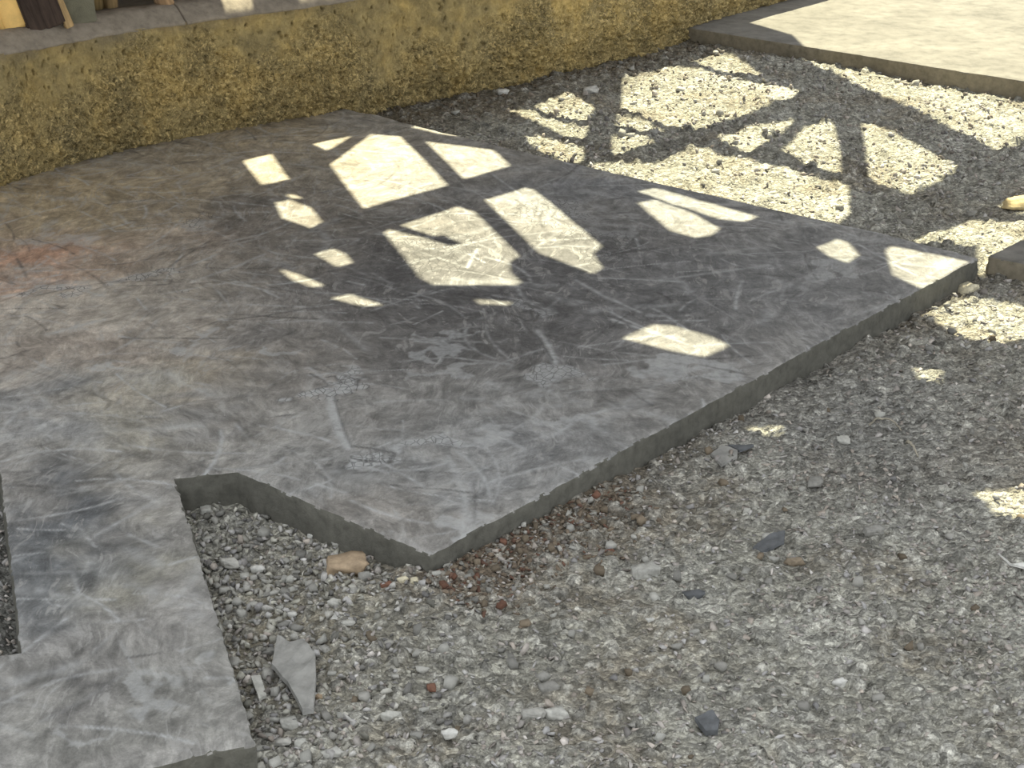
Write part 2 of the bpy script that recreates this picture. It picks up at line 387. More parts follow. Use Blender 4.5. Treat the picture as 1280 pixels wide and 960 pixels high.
def patch(dst, u, v, ru, rv, a, thr=0.45):
    c = at(u, v); rx = abs(at(u + ru, v)[0] - c[0]); ry = abs(at(u, v + rv)[1] - at(u, v - rv)[1]) / 2
    g = np.exp(-(((wxx - c[0]) / rx) ** 2 + ((wyy - c[1]) / ry) ** 2) ** 1.5)
    dst[:] = np.maximum(dst, a * np.clip((g + 0.5 * (fbm(X, Y, 30, 3, 4) - 0.5) - thr) * 4, 0, 1))
# random trowel drags, pale and dark
zone = np.array([slab_poly[i] for i in (0, 1, 4, 8)])
for k in range(1500):
    x0 = random.uniform(-2.1, 1.3); y0 = random.uniform(2.5, 6.6)
    th = random.choice([0.15, 0.5, -0.35, 1.0, -0.9, 2.2]) + random.gauss(0, 0.28); L = random.uniform(0.04, 0.30); cv = random.gauss(0, 2.0)
    pts = []
    for i in range(6):
        pts.append((x0, y0)); th += cv * L / 5; x0 += math.cos(th) * L / 5; y0 += math.sin(th) * L / 5
    if k % 5 == 0: stroke(line, pts, random.uniform(0.003, 0.0055), random.uniform(0.25, 0.65), 0.6)
    else: stroke(mark, pts, random.uniform(0.0025, 0.0065) if k % 9 else random.uniform(0.012, 0.022), random.uniform(0.15, 0.6) if k % 9 else 0.28, 0.8)
# pale patches with crazed skins
for u, v, ru, rv, a in [(430, 478, 45, 13, .6), (468, 572, 34, 11, .6), (560, 556, 60, 20, .5), (590, 470, 70, 10, .35), (715, 470, 40, 22, .5), (655, 392, 26, 10, .35), (180, 353, 50, 10, .4),
                        (70, 365, 60, 12, .45), (740, 520, 60, 10, .4), (870, 470, 50, 14, .45), (560, 428, 50, 6, .4), (1060, 330, 40, 10, .3), (840, 395, 30, 8, .3), (225, 285, 40, 10, .3),
                        (700, 262, 40, 14, .25), (760, 285, 30, 14, .25), (60, 300, 60, 8, .35), (580, 648, 18, 24, .45), (250, 410, 26, 6, .4), (310, 420, 30, 6, .4), (640, 545, 30, 14, .35), (150, 870, 50, 12, .3), (120, 470, 16, 8, .4)]:
    patch(mark, u, v, ru, rv, min(a * 1.35, 0.8))
for u, v, ru, rv in [(430, 480, 50, 13), (465, 570, 34, 10), (560, 556, 46, 16), (715, 470, 40, 20), (655, 392, 28, 10), (190, 353, 40, 9), (70, 368, 50, 9), (690, 262, 40, 16), (540, 310, 70, 24), (750, 300, 40, 20), (850, 410, 24, 6), (225, 280, 30, 8)]:
    patch(flake, u, v, ru, rv, 1.0, 0.4)
# the scratches that can be told apart
for pts, wd, a in [([(412, 490), (416, 515), (424, 540), (436, 560)], 5, .75), ([(388, 470), (420, 466), (455, 474)], 3, .5), ([(386, 490), (420, 494)], 3, .5), ([(440, 580), (480, 590), (520, 588), (560, 578)], 3, .55),
                   ([(672, 412), (686, 432), (696, 458)], 4, .5), ([(560, 575), (575, 600), (582, 625), (578, 665)], 4, .45), ([(575, 640), (600, 652)], 3, .4), ([(560, 570), (590, 612)], 2.5, .3), ([(720, 350), (760, 372), (800, 390)], 3, .4),
                   ([(820, 350), (900, 340), (960, 332)], 3, .35), ([(60, 418), (110, 405), (130, 400)], 4, .4), ([(230, 480), (262, 494)], 3, .4), ([(120, 670), (170, 640), (200, 622)], 3, .35), ([(150, 800), (170, 840), (185, 862)], 2, .3),
                   ([(1040, 330), (1060, 345)], 3, .3), ([(240, 352), (290, 335), (330, 318)], 3, .35), ([(340, 404), (400, 400)], 2.5, .4), ([(625, 545), (655, 560)], 3, .45), ([(690, 545), (730, 520), (780, 510)], 4, .45), ([(500, 452), (560, 446), (640, 456)], 2.5, .35),
                   ([(520, 425), (570, 432)], 3, .45), ([(596, 312), (584, 335)], 2, .8), ([(585, 318), (606, 328)], 1.5, .6), ([(300, 340), (350, 345)], 2, .3)]:
    pxstroke(mark, pts, wd * 0.85, min(a * 1.35, 0.95))
for pts, wd, a in [([(388, 468), (405, 476), (410, 482)], 1.6, .8), ([(408, 472), (418, 470), (424, 478), (432, 470)], 1.6, .8), ([(434, 472), (448, 474), (446, 482)], 1.6, .8), ([(440, 558), (470, 562), (494, 566), (486, 578), (450, 576)], 1.8, .8),
                   ([(462, 560), (466, 576)], 1.6, .7), ([(480, 563), (478, 577)], 1.6, .7), ([(636, 392), (648, 396), (656, 400)], 1.6, .8), ([(650, 390), (662, 388), (666, 398), (656, 401)], 1.6, .8), ([(664, 389), (674, 392), (668, 400)], 1.6, .8),
                   ([(822, 366), (834, 372), (838, 378)], 2, .8), ([(834, 374), (860, 376)], 1.6, .7), ([(764, 318), (800, 312), (820, 310)], 1.8, .7), ([(645, 250), (660, 262), (672, 258), (668, 270)], 1.6, .7), ([(680, 255), (696, 262), (690, 272), (706, 278)], 1.6, .7),
                   ([(520, 285), (560, 290), (600, 300)], 1.4, .5), ([(780, 486), (815, 508)], 2, .5), ([(672, 420), (690, 450)], 1.4, .6), ([(875, 456), (935, 468)], 2, .6), ([(470, 395), (540, 403)], 1.8, .5), ([(0, 452), (60, 470), (150, 506)], 2, .35), ([(418, 495), (428, 530), (440, 560)], 1.4, .5), ([(150, 352), (215, 349), (212, 355), (160, 357)], 1.5, .6)]:
    pxstroke(line, pts, wd, a, 0.3)
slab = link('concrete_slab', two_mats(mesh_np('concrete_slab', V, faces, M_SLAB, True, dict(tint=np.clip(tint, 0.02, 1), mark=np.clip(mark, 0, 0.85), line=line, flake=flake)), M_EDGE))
tag(slab, 'large grey trowelled concrete slab with a dark stain, scratches and a cut notch', 'slab')

# ------------------------------------------------------------------ the other slabs
far_o = np.array(P2(868, 35.5)); dirf = -uy
far_poly = [tuple(far_o), tuple(far_o + dirf * 3.4), tuple(far_o + dirf * 3.4 + ux * 3.6), tuple(far_o + ux * 3.6 + uy * 0.3), tuple(far_o + uy * 0.06)]
Vf, ff, nf = grid_slab(far_poly, None, 0.02, ZS, 0.12, 3)
fs = link('concrete_slab', two_mats(mesh_np('far_concrete_slab', Vf, ff, M_FAR, True), M_EDGE2)); tag(fs, 'pale bare concrete slab beyond the gravel strip, in full sun', 'slab')
so = np.array(P2(1236, 317.5)); small_poly = [tuple(so), tuple(so - uy * 1.3), tuple(so - uy * 1.3 + ux * 0.55), tuple(so + ux * 0.5 - uy * 0.02), tuple(so + ux * 0.03)]
Vs, fsx, ns = grid_slab(small_poly, None, 0.01, ZS - 0.004, 0.12, 5)
ss = link('concrete_slab', two_mats(mesh_np('corner_concrete_slab', Vs, fsx, M_FAR, True), M_EDGE2)); tag(ss, 'small concrete slab whose corner almost touches the corner of the stained slab', 'slab')

# ------------------------------------------------------------------ rough ochre wall with its mortar coping
NW, NH = 1900, 112
bp = spline(base_pts, NW); tp = spline(top_pts, NW)
tt = np.linspace(0, 1, NH)[None, :]; ss_ = np.cumsum(np.r_[0, np.linalg.norm(np.diff(bp, axis=0), axis=1)])[:, None]
ZB, ZT = -0.06, 0.488
# plan position at height: battered from base (z = 0.05) to top
fz = (ZB + (ZT - ZB) * tt - 0.05) / 0.452
wx = bp[:, :1] + (tp[:, :1] - bp[:, :1]) * fz; wy = bp[:, 1:] + (tp[:, 1:] - bp[:, 1:]) * fz; wz = np.broadcast_to(ZB + (ZT - ZB) * tt, wx.shape)
tg = np.gradient(bp, axis=0); tg /= np.linalg.norm(tg, axis=1, keepdims=True); nrm = np.stack([tg[:, 1], -tg[:, 0]], 1)
S = np.broadcast_to(ss_, wx.shape)
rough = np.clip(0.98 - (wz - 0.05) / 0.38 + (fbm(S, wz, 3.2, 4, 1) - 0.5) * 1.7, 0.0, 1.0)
n_hi = fbm(S, wz, 70, 3, 2, 0.7); n_md = fbm(S, wz, 24, 3, 4); n_lo = fbm(S, wz, 3, 2, 6)
dsp = (n_hi - 0.5) * (0.006 + 0.055 * rough) + (n_md - 0.5) * (0.006 + 0.022 * rough) + (n_lo - 0.5) * 0.02 + 0.010 * rough
dsp = dsp - 0.035 * np.clip((0.15 - wz) / 0.09, 0, 1)
pits = np.clip(fbm(S, wz, 55, 2, 7) - 0.74, 0, 1) * 0.16; dsp = dsp - pits
dsp = dsp * np.clip((ZT - wz) / 0.03, 0.15, 1)
Vw = np.stack([wx + nrm[:, :1] * dsp, wy + nrm[:, 1:] * dsp, wz], -1).reshape(-1, 3)
gi = np.arange(NW * NH).reshape(NW, NH); qw = np.stack([gi[:-1, :-1], gi[1:, :-1], gi[1:, 1:], gi[:-1, 1:]], -1).reshape(-1, 4)
grey = np.clip((wz - 0.44) / 0.07 + (fbm(S, wz, 12, 2, 3) - 0.5) * 1.2, 0, 1) * np.clip((1.0 - (wx + 1.3)) , 0, 0.6)
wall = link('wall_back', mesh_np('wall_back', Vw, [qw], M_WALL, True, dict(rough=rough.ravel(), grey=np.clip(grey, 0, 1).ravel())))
structure(wall, 'low rough ochre wall running behind the slab, pitted and crumbling at the foot')
# coping: three lengths with joints; profile across (towards the terrace) and up
prof = [(0.006, 0.474), (-0.007, 0.482), (-0.004, 0.490), (0.010, 0.502), (0.027, 0.515), (0.046, 0.530), (0.066, 0.539), (0.088, 0.541), (0.115, 0.540), (0.145, 0.538), (0.15, 0.50), (0.15, 0.42)]
sj = [0.0, 2.05, None, None]
jx = [(-9, -1.175), (-1.170, -0.10), (-0.095, 9)]
for k, (xa, xb) in enumerate(jx):
    m = np.where((tp[:, 0] >= xa) & (tp[:, 0] <= xb))[0]; rows = []
    for i in m:
        s_ = ss_[i, 0]; r = []
        for j, (o, z_) in enumerate(prof):
            jit = (fbm(s_ + j * 0.02, o * 3, 18, 3, 5) - 0.5) * 0.010
            p = tp[i] - nrm[i] * (o + jit); r.append((p[0], p[1], z_ + (fbm(s_, o, 14, 3, 6) - 0.5) * 0.012 if 0 < j < 9 else z_))
        rows.append(r)
    Vc = np.array(rows).reshape(-1, 3); n_, q_ = len(m), len(prof); gi = np.arange(n_ * q_).reshape(n_, q_)
    qc = np.stack([gi[:-1, :-1], gi[1:, :-1], gi[1:, 1:], gi[:-1, 1:]], -1).reshape(-1, 4)
    caps = [np.array([list(gi[0, :])]), np.array([list(gi[-1, ::-1])])]
    link('coping', mesh_np('coping', Vc, [qc] + caps, M_COPE, True), wall)

# raised terrace behind the coping
tb = spline(top_pts, 60); tg2 = np.gradient(tb, axis=0); tg2 /= np.linalg.norm(tg2, axis=1, keepdims=True); n2 = np.stack([tg2[:, 1], -tg2[:, 0]], 1)
Vt = []
offs = [0.13, 0.3, 0.6, 1.2, 2.2, 3.5]
for i in range(60):
    for o in offs: p = tb[i] - n2[i] * o; Vt.append((p[0], p[1], 0.535 + (fbm(p[0], p[1], 9, 3, 2) - 0.5) * 0.02))
gi = np.arange(60 * 6).reshape(60, 6); qt = np.stack([gi[:-1, :-1], gi[1:, :-1], gi[1:, 1:], gi[:-1, 1:]], -1).reshape(-1, 4)
structure(link('terrace_ground', mesh_np('terrace_ground', Vt, [qt], M_TERR, True)))

# ------------------------------------------------------------------ rubble ground
NY, NX = 660, 540
yr = np.geomspace(1.75, 10.6, NY); fx = np.linspace(0, 1, NX)
xl = lambda y: -(0.16 * y + 0.95); xr = lambda y: 0.30 * y + 1.15
Yg = np.repeat(yr[:, None], NX, 1); Xg = xl(Yg) + (xr(Yg) - xl(Yg)) * fx[None]
def softdist(a, b, x, y):
    a = np.array(a); b = np.array(b); d = b - a; t = np.clip(((x - a[0]) * d[0] + (y - a[1]) * d[1]) / (d @ d), 0, 1)
    return np.hypot(x - a[0] - t * d[0], y - a[1] - t * d[1])
Zg = (fbm(Xg, Yg, 2.2, 3, 1) - 0.5) * 0.030 + (fbm(Xg, Yg, 11, 4, 4) - 0.5) * 0.026 + (fbm(Xg, Yg, 36, 3, 6, 0.7) - 0.5) * (0.016 + 0.0024 * np.clip(Yg - 3, 0, 5))
Zg += 0.020 * np.exp(-(softdist(A + ux * -0.05, A + ux * 0.55, Xg, Yg) / 0.13) ** 2)                 # swept-up crumbs along the slab edge
Zg += 0.025 * np.clip((Yg - 6.2) / 0.6, 0, 1) * np.clip((0.6 - Xg) / 0.6, 0, 1)
Zg -= 0.012 * np.exp(-(((Xg + 0.62) / 0.25) ** 2 + ((Yg - 3.2) / 0.35) ** 2))
Zg -= 0.035 * in_poly(Xg, Yg, recess)
Cg = np.tile(np.array([0.352, 0.343, 0.292]), (NY, NX, 1))
def gt(c, a): Cg[:] = Cg + (np.array(c) - Cg) * np.clip(a, 0, 1)[..., None]
gt((0.28, 0.25, 0.195), np.clip((fbm(Xg, Yg, 5, 4, 3) - 0.5) * 4, 0, 0.75))
gt((0.44, 0.435, 0.385), np.clip((fbm(Xg, Yg, 7, 4, 6) - 0.55) * 5, 0, 0.8))
gt((0.145, 0.10, 0.065), 0.85 * np.exp(-(softdist(A + ux * 0.05, A + ux * 0.5, Xg, Yg) / 0.15) ** 2))
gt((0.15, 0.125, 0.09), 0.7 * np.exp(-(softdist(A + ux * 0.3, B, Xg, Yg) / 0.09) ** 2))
gt((0.24, 0.212, 0.155), 0.85 * np.exp(-(((Xg + 0.45) / 0.2) ** 2 + ((Yg - 2.9) / 0.35) ** 2)))
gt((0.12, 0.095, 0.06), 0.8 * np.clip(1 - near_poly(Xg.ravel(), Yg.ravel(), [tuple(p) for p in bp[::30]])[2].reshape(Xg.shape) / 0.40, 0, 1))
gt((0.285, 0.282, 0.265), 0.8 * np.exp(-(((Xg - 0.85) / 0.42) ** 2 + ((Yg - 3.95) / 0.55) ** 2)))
gt((0.10, 0.10, 0.095), 0.8 * in_poly(Xg, Yg, recess))  # recess floor darkened in colour for its shaded inside
# stones bedded in the surface: rounded caps with their own tone
NB = 52000
py_ = np.exp(rng.uniform(math.log(2.2), math.log(9.4), NB)); px_ = xl(py_) + (xr(py_) - xl(py_)) * rng.random(NB)
pr = 0.0035 + 0.0045 * rng.random(NB) + 0.012 * rng.random(NB) ** 7; pr *= (0.75 + 0.09 * py_)
keep = ~in_poly(px_, py_, slab_poly); px_, py_, pr = px_[keep], py_[keep], pr[keep]
lnr = math.log(yr[1] / yr[0])
for x0, y0, r in zip(px_, py_, pr):
    asp = random.uniform(0.55, 1.0); th = random.uniform(0, 3.14); ct, st = math.cos(th), math.sin(th)
    i0 = int((math.log((y0 - r) / yr[0])) / lnr); i1 = int((math.log((y0 + r) / yr[0])) / lnr) + 2
    wd_ = xr(y0) - xl(y0); j0 = int((x0 - r - xl(y0)) / wd_ * (NX - 1)) - 1; j1 = int((x0 + r - xl(y0)) / wd_ * (NX - 1)) + 3
    i0, j0 = max(i0, 0), max(j0, 0)
    a = Xg[i0:i1, j0:j1] - x0; b = Yg[i0:i1, j0:j1] - y0
    if a.size == 0: continue
    q = ((a * ct + b * st) / r) ** 2 + ((b * ct - a * st) / (r * asp)) ** 2; m = q < 1
    if not m.any(): continue
    zz = Zg[i0:i1, j0:j1]; zc = zz[m].mean(); cap = zc + r * random.uniform(0.35, 1.0) * (np.sqrt(np.clip(1 - q, 0, 1)) ** 0.7) - r * 0.1
    up = m & (cap > zz); zz[up] = cap[up]
    tn = random.choice((0.18, 0.27, 0.32, 0.37, 0.43, 0.52)) * random.uniform(0.8, 1.2); Cg[i0:i1, j0:j1][up] = Cg[i0:i1, j0:j1][up] * 0.45 + 0.55 * np.array([tn, tn * 0.98, tn * 0.88])
gi = np.arange(NY * NX).reshape(NY, NX); qg = np.stack([gi[:-1, :-1], gi[:-1, 1:], gi[1:, 1:], gi[1:, :-1]], -1).reshape(-1, 4)
# leave out what lies well under the big slab or behind the wall
cxg = Xg.ravel()[qg].mean(1); cyg = Yg.ravel()[qg].mean(1)
ii = in_poly(cxg, cyg, slab_poly) & ~in_poly(cxg, cyg, recess)
dd = np.minimum(near_poly(cxg, cyg, slab_poly)[2], near_poly(cxg, cyg, recess)[2])
behind = in_poly(cxg, cyg, [tuple(p) for p in bp[::40]] + [(-9, 12)]) & (near_poly(cxg, cyg, [tuple(p) for p in bp[::40]])[2] > 0.12)
qg = qg[~((ii & (dd > 0.06)) | behind)]
us, inv = np.unique(qg, return_inverse=True); qg = inv.reshape(qg.shape)
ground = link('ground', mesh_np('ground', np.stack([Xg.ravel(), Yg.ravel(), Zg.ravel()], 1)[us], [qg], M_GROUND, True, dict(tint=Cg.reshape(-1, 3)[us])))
structure(ground, 'compacted grey rubble ground around the slabs')
gp = bpy.data.meshes.new('ground_beyond'); gp.from_pydata([(-30, -20, -0.09), (30, -20, -0.09), (30, 40, -0.09), (-30, 40, -0.09)], [], [(0, 1, 2, 3)]); gp.materials.append(mat_concrete('dry_dirt', (0.25, 0.235, 0.20)))
structure(link('ground_beyond', gp))

def gz(x, y):
    i = np.clip(np.log(np.asarray(y) / yr[0]) / lnr, 0, NY - 1.001); j = np.clip((x - xl(y)) / (xr(y) - xl(y)) * (NX - 1), 0, NX - 1.001)
    return Zg[i.astype(int), j.astype(int)] if isinstance(i, np.ndarray) else Zg[int(i), int(j)]

def on_ground(u, v):
    p = at(u, v, 0.0)
    for _ in range(3): p = at(u, v, float(gz(p[0], p[1])))
    return p

# ------------------------------------------------------------------ stones
def hull(pts):
    bm = bmesh.new()
    for p in pts: bm.verts.new(p)
    r = bmesh.ops.convex_hull(bm, input=bm.verts)
    bmesh.ops.delete(bm, geom=list({g for g in r['geom_unused'] + r['geom_interior'] if isinstance(g, bmesh.types.BMVert)}), context='VERTS')
    bmesh.ops.triangulate(bm, faces=bm.faces); bm.verts.index_update()
    Vh = np.array([v.co[:] for v in bm.verts]); Fh = np.array([[v.index for v in f.verts] for f in bm.faces]); bm.free(); return Vh, Fh

def rock_shape(n, flat, r):
    pts = []
    for i in range(n):
        a = r.uniform(0, 6.283); z = r.uniform(-1, 1); q = math.sqrt(1 - z * z); k = r.uniform(0.75, 1.05)
        pts.append((q * math.cos(a) * k, q * math.sin(a) * k * 0.8, z * flat * k))
    Vh, Fh = hull(pts); Vh = Vh - (Vh.max(0) + Vh.min(0)) / 2; Vh /= (Vh[:, 0].max() - Vh[:, 0].min()); return Vh, Fh     # unit width, centred
def block_shape(r, sy, sz_, j=0.16):
    pts = [((x + r.uniform(-j, j)), (y + r.uniform(-j, j)) * sy, (z + r.uniform(-j, j)) * sz_) for x in (-.5, .5) for y in (-.5, .5) for z in (-.5, .5)]
    pts += [(r.uniform(-.62, .62), r.uniform(-.6, .6) * sy, r.uniform(-.58, .58) * sz_) for _ in range(9)]
    Vh, Fh = hull(pts); Vh = Vh - (Vh.max(0) + Vh.min(0)) / 2; Vh /= (Vh[:, 0].max() - Vh[:, 0].min()); return Vh, Fh

def roughen(Q, Fh, cuts, amp, r):
    bm = bmesh.new(); vv = [bm.verts.new(p) for p in Q]
    for f in Fh: bm.faces.new([vv[i] for i in f])
    bmesh.ops.subdivide_edges(bm, edges=bm.edges[:], cuts=cuts, use_grid_fill=True, fractal=0.0); bm.normal_update()
    for v in bm.verts: v.co += v.normal * r.uniform(-amp, amp)
    bmesh.ops.triangulate(bm, faces=bm.faces); bm.verts.index_update()
    V2 = np.array([v.co[:] for v in bm.verts]); F2 = np.array([[v.index for v in f.verts] for f in bm.faces]); bm.free(); return V2, F2

rs = random.Random(5)
small_shapes = [rock_shape(10, f, rs) for f in (0.8, 0.6, 0.5, 0.7, 0.4, 0.3, 0.65, 0.9)]
big_shapes = [block_shape(rs, 0.85, 0.75), block_shape(rs, 0.75, 0.6), rock_shape(15, 0.7, rs), block_shape(rs, 0.7, 0.35), block_shape(rs, 0.55, 0.4), block_shape(rs, 0.9, 0.95, 0.2)]

def free(x, y, m=0.0):
    """clear of the slabs and in front of the wall"""
    x = np.atleast_1d(x).astype(float); y = np.atleast_1d(y).astype(float)
    bad = (in_poly(x, y, slab_poly) & ~in_poly(x, y, recess)) | in_poly(x, y, far_poly) | in_poly(x, y, small_poly)
    bad |= in_poly(x, y, [tuple(p) for p in bp[::40]] + [(-9, 12)])
    for pl in (slab_poly, far_poly, small_poly, recess): bad |= near_poly(x, y, pl)[2] < m
    return ~bad

def scatter(name, N, sizes, xs, ys, tone, parent, sink=0.25):
    ok = free(xs, ys, 0.006); xs, ys, sizes = xs[ok], ys[ok], sizes[ok]; flats = np.where((xs > -0.2) & (ys < 6), 0.62, 1.0); tone = tone[ok]; Vv, Ff, Tt = [], [], []; off = 0
    zs = gz(xs, ys)
    for k in range(len(xs)):
        Vh, Fh = small_shapes[k % len(small_shapes)]; a = rs.uniform(0, 6.283); c, s = math.cos(a), math.sin(a); tx, ty = rs.gauss(0, 0.35), rs.gauss(0, 0.35)
        Q = Vh * sizes[k] * [1, 1, flats[k]]; Q = Q @ np.array([[c, s, 0], [-s, c, 0], [0, 0, 1.0]]); Q[:, 2] += Q[:, 0] * tx + Q[:, 1] * ty
        lo = Q[:, 2].min(); Q = Q + [xs[k], ys[k], zs[k] - lo * (0.55 if flats[k] > 0.9 else 0.25)]
        Vv.append(Q); Ff.append(Fh + off); Tt.append(np.tile(tone[k], (len(Vh), 1))); off += len(Vh)
    o = link(name, mesh_np(name, np.concatenate(Vv), [np.concatenate(Ff)], M_PEB, False, dict(tint=np.concatenate(Tt)))); o['kind'] = 'stuff'
    return o

N1 = 42000
ys = np.exp(rng.uniform(math.log(2.25), math.log(9.0), N1)); xs = xl(ys) + (xr(ys) - xl(ys)) * rng.random(N1)
clump = fbm(xs, ys, 5, 3, 7); kp = rng.random(N1) < np.clip((clump - 0.28) * 3.0, 0.25, 1); xs, ys = xs[kp], ys[kp]
sz = (0.005 + 0.006 * rng.random(len(xs)) + 0.011 * rng.random(len(xs)) ** 4) * (0.8 + 0.07 * ys)
g0 = rng.choice([0.20, 0.28, 0.33, 0.38, 0.44, 0.54], len(xs), p=[.14, .22, .24, .2, .14, .06]) * rng.uniform(0.85, 1.15, len(xs)); wm = rng.uniform(0.76, 0.96, len(xs))
tone = np.stack([g0, g0 * (1 + wm) / 2, g0 * wm], 1)
# loose angular gravel in the notch
N2 = 3600
x2 = rng.uniform(-0.80, 0.02, N2); y2 = rng.uniform(2.3, 3.52, N2); s2 = 0.007 + 0.008 * rng.random(N2) + 0.010 * rng.random(N2) ** 4
g2 = rng.choice([0.16, 0.24, 0.31, 0.38, 0.46], N2) * rng.uniform(0.85, 1.15, N2); t2 = np.stack([g2, g2 * .975, g2 * rng.uniform(.82, .95, N2)], 1)
pn = np.exp(-(((x2 + 0.55) / 0.35) ** 2 + ((y2 - 3.1) / 0.6) ** 2)); k2 = rng.random(N2) < pn + 0.1; x2, y2, s2, t2 = x2[k2], y2[k2], s2[k2], t2[k2]
# reddish crumbs by the slab corner
N3 = 900
tq = rng.random(N3) ** 1.2 * 0.62; dq = np.abs(rng.normal(0, 0.085, N3)) + 0.008; p3 = A + ux * (tq - 0.05)[:, None] - uy * dq[:, None]
s3 = 0.005 + 0.008 * rng.random(N3) + 0.008 * rng.random(N3) ** 3; r3 = rng.random(N3)[:, None]
t3 = np.where(r3 < 0.2, np.array([0.135, 0.078, 0.056]), np.where(r3 < 0.7, np.array([0.17, 0.135, 0.10]), np.array([0.26, 0.245, 0.21]))) * rng.uniform(0.7, 1.25, (N3, 1))
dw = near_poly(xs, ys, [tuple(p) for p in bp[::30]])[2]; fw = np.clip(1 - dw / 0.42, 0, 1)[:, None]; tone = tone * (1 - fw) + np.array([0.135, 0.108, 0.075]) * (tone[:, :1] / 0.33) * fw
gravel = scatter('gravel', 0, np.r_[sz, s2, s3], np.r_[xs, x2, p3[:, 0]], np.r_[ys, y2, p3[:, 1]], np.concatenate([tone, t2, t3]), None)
gravel['label'] = 'fine loose gravel and crumbs strewn over the rubble ground'; gravel['category'] = 'gravel'

# gravel stones that can be told apart, each an object of its own
stone_me = {}
for mi, (mn, mt) in enumerate((('grey', R_GREY), ('pale', R_PALE), ('brown', R_BROWN), ('red', R_RED))):
    for si, (Vh, Fh) in enumerate(big_shapes): stone_me[mn, si] = mesh_np('stone_' + mn, Vh, [Fh], mt)
taken = []
landmarks = []
SHAPE = ['blocky', 'low', 'rounded', 'flat', 'slim', 'cube-like']
def put(kind, x, y, size, label, cat, group, name='gravel_stone', flat=1.0, rz=None, tilt=0.25):
    si = rs.randrange(len(big_shapes)); me = stone_me[kind, si]; zlo = big_shapes[si][0][:, 2].min() * size * flat
    o = link(name, me, None, (x, y, float(gz(x, y)) - zlo * 0.62), (rs.gauss(0, tilt), rs.gauss(0, tilt), rs.uniform(0, 6.28) if rz is None else rz)); o.scale = (size, size, size * flat)
    if landmarks:
        d, nm = min(((a - x) ** 2 + (b - y) ** 2, nm) for a, b, nm in landmarks); label = SHAPE[si] + ' ' + label + ' near ' + nm; group = group + ' near ' + nm
    return tag(o, label, cat, group)
def clear(x, y, r):
    for (a, b, c) in taken:
        if (a - x) ** 2 + (b - y) ** 2 < (c + r) ** 2: return False
    taken.append((x, y, r)); return True

# --- singled-out stones: photo box (u0, v0, u1, v1)
special = []
def boxed(kind, mat, u0, v0, u1, v1, label, name='stone', si=0, rz=0.0, hf=1.0, sink=0.78):
    uc = (u0 + u1) / 2; p = on_ground(uc, v1 - (v1 - v0) * 0.35); k = math.dist(p, (0, 0, HC)) / F; width = (u1 - u0) * k; dep = math.asin((HC - p[2]) / math.dist(p, (0, 0, HC)))
    Vh, Fh = big_shapes[si]; c, s = math.cos(rz), math.sin(rz); Q = Vh @ np.array([[c, s, 0], [-s, c, 0], [0, 0, 1.0]])
    ext = Q.max(0) - Q.min(0); sx = width / ext[0]; tall = (v1 - v0) * k; hz = min(tall * 0.62, width * 0.55) * hf; dy = max((tall - hz * math.cos(dep)) / math.sin(dep), width * 0.45)
    dy = min(dy, width * 1.3); Q = Q * [sx, dy / ext[1], hz / ext[2]]; Q = Q - [0, 0, Q[:, 2].min()]
    Q, Fh = roughen(Q, Fh, 2, width * 0.04, rs)
    me = mesh_np(name, Q, [Fh], mat); o = link(name, me, None, (p[0], p[1], p[2] - hz * (1 - sink)))
    clear(p[0], p[1], width * 0.5); return tag(o, label, 'stone')

def shard(name, mat, px, thick, label, lift=0.006, tilt=(0, 0), cat='stone shard', z_extra=0.0):
    pts = [on_ground(*q) for q in px]; c = np.mean(pts, 0); zc = c[2] + lift
    bm = bmesh.new(); vs_ = [bm.verts.new((p[0] - c[0], p[1] - c[1], 0)) for p in pts]
    if len(vs_) >= 3:
        f = bm.faces.new(vs_); f.normal_update()
        if f.normal.z < 0: f.normal_flip()
        r = bmesh.ops.extrude_face_region(bm, geom=[f]); top = [g for g in r['geom'] if isinstance(g, bmesh.types.BMVert)]
        for v in top: v.co.z += thick; v.co.x *= 0.97; v.co.y *= 0.97
        for v in bm.verts: v.co.z += v.co.x * tilt[0] + v.co.y * tilt[1]
        bmesh.ops.recalc_face_normals(bm, faces=bm.faces)
        bmesh.ops.triangulate(bm, faces=bm.faces); bmesh.ops.subdivide_edges(bm, edges=bm.edges[:], cuts=3, use_grid_fill=True)
        for v in bm.verts: v.co.z += (float(fbm(v.co.x + c[0], v.co.y + c[1], 45, 2, 3)) - 0.5) * thick * 1.1 + rs.uniform(-1, 1) * thick * 0.06
        bmesh.ops.triangulate(bm, faces=bm.faces)
    me = bpy.data.meshes.new(name); bm.to_mesh(me); bm.free(); me.materials.append(mat)
    clear(c[0], c[1], 0.02); return tag(link(name, me, None, (c[0], c[1], zc + z_extra)), label, cat)

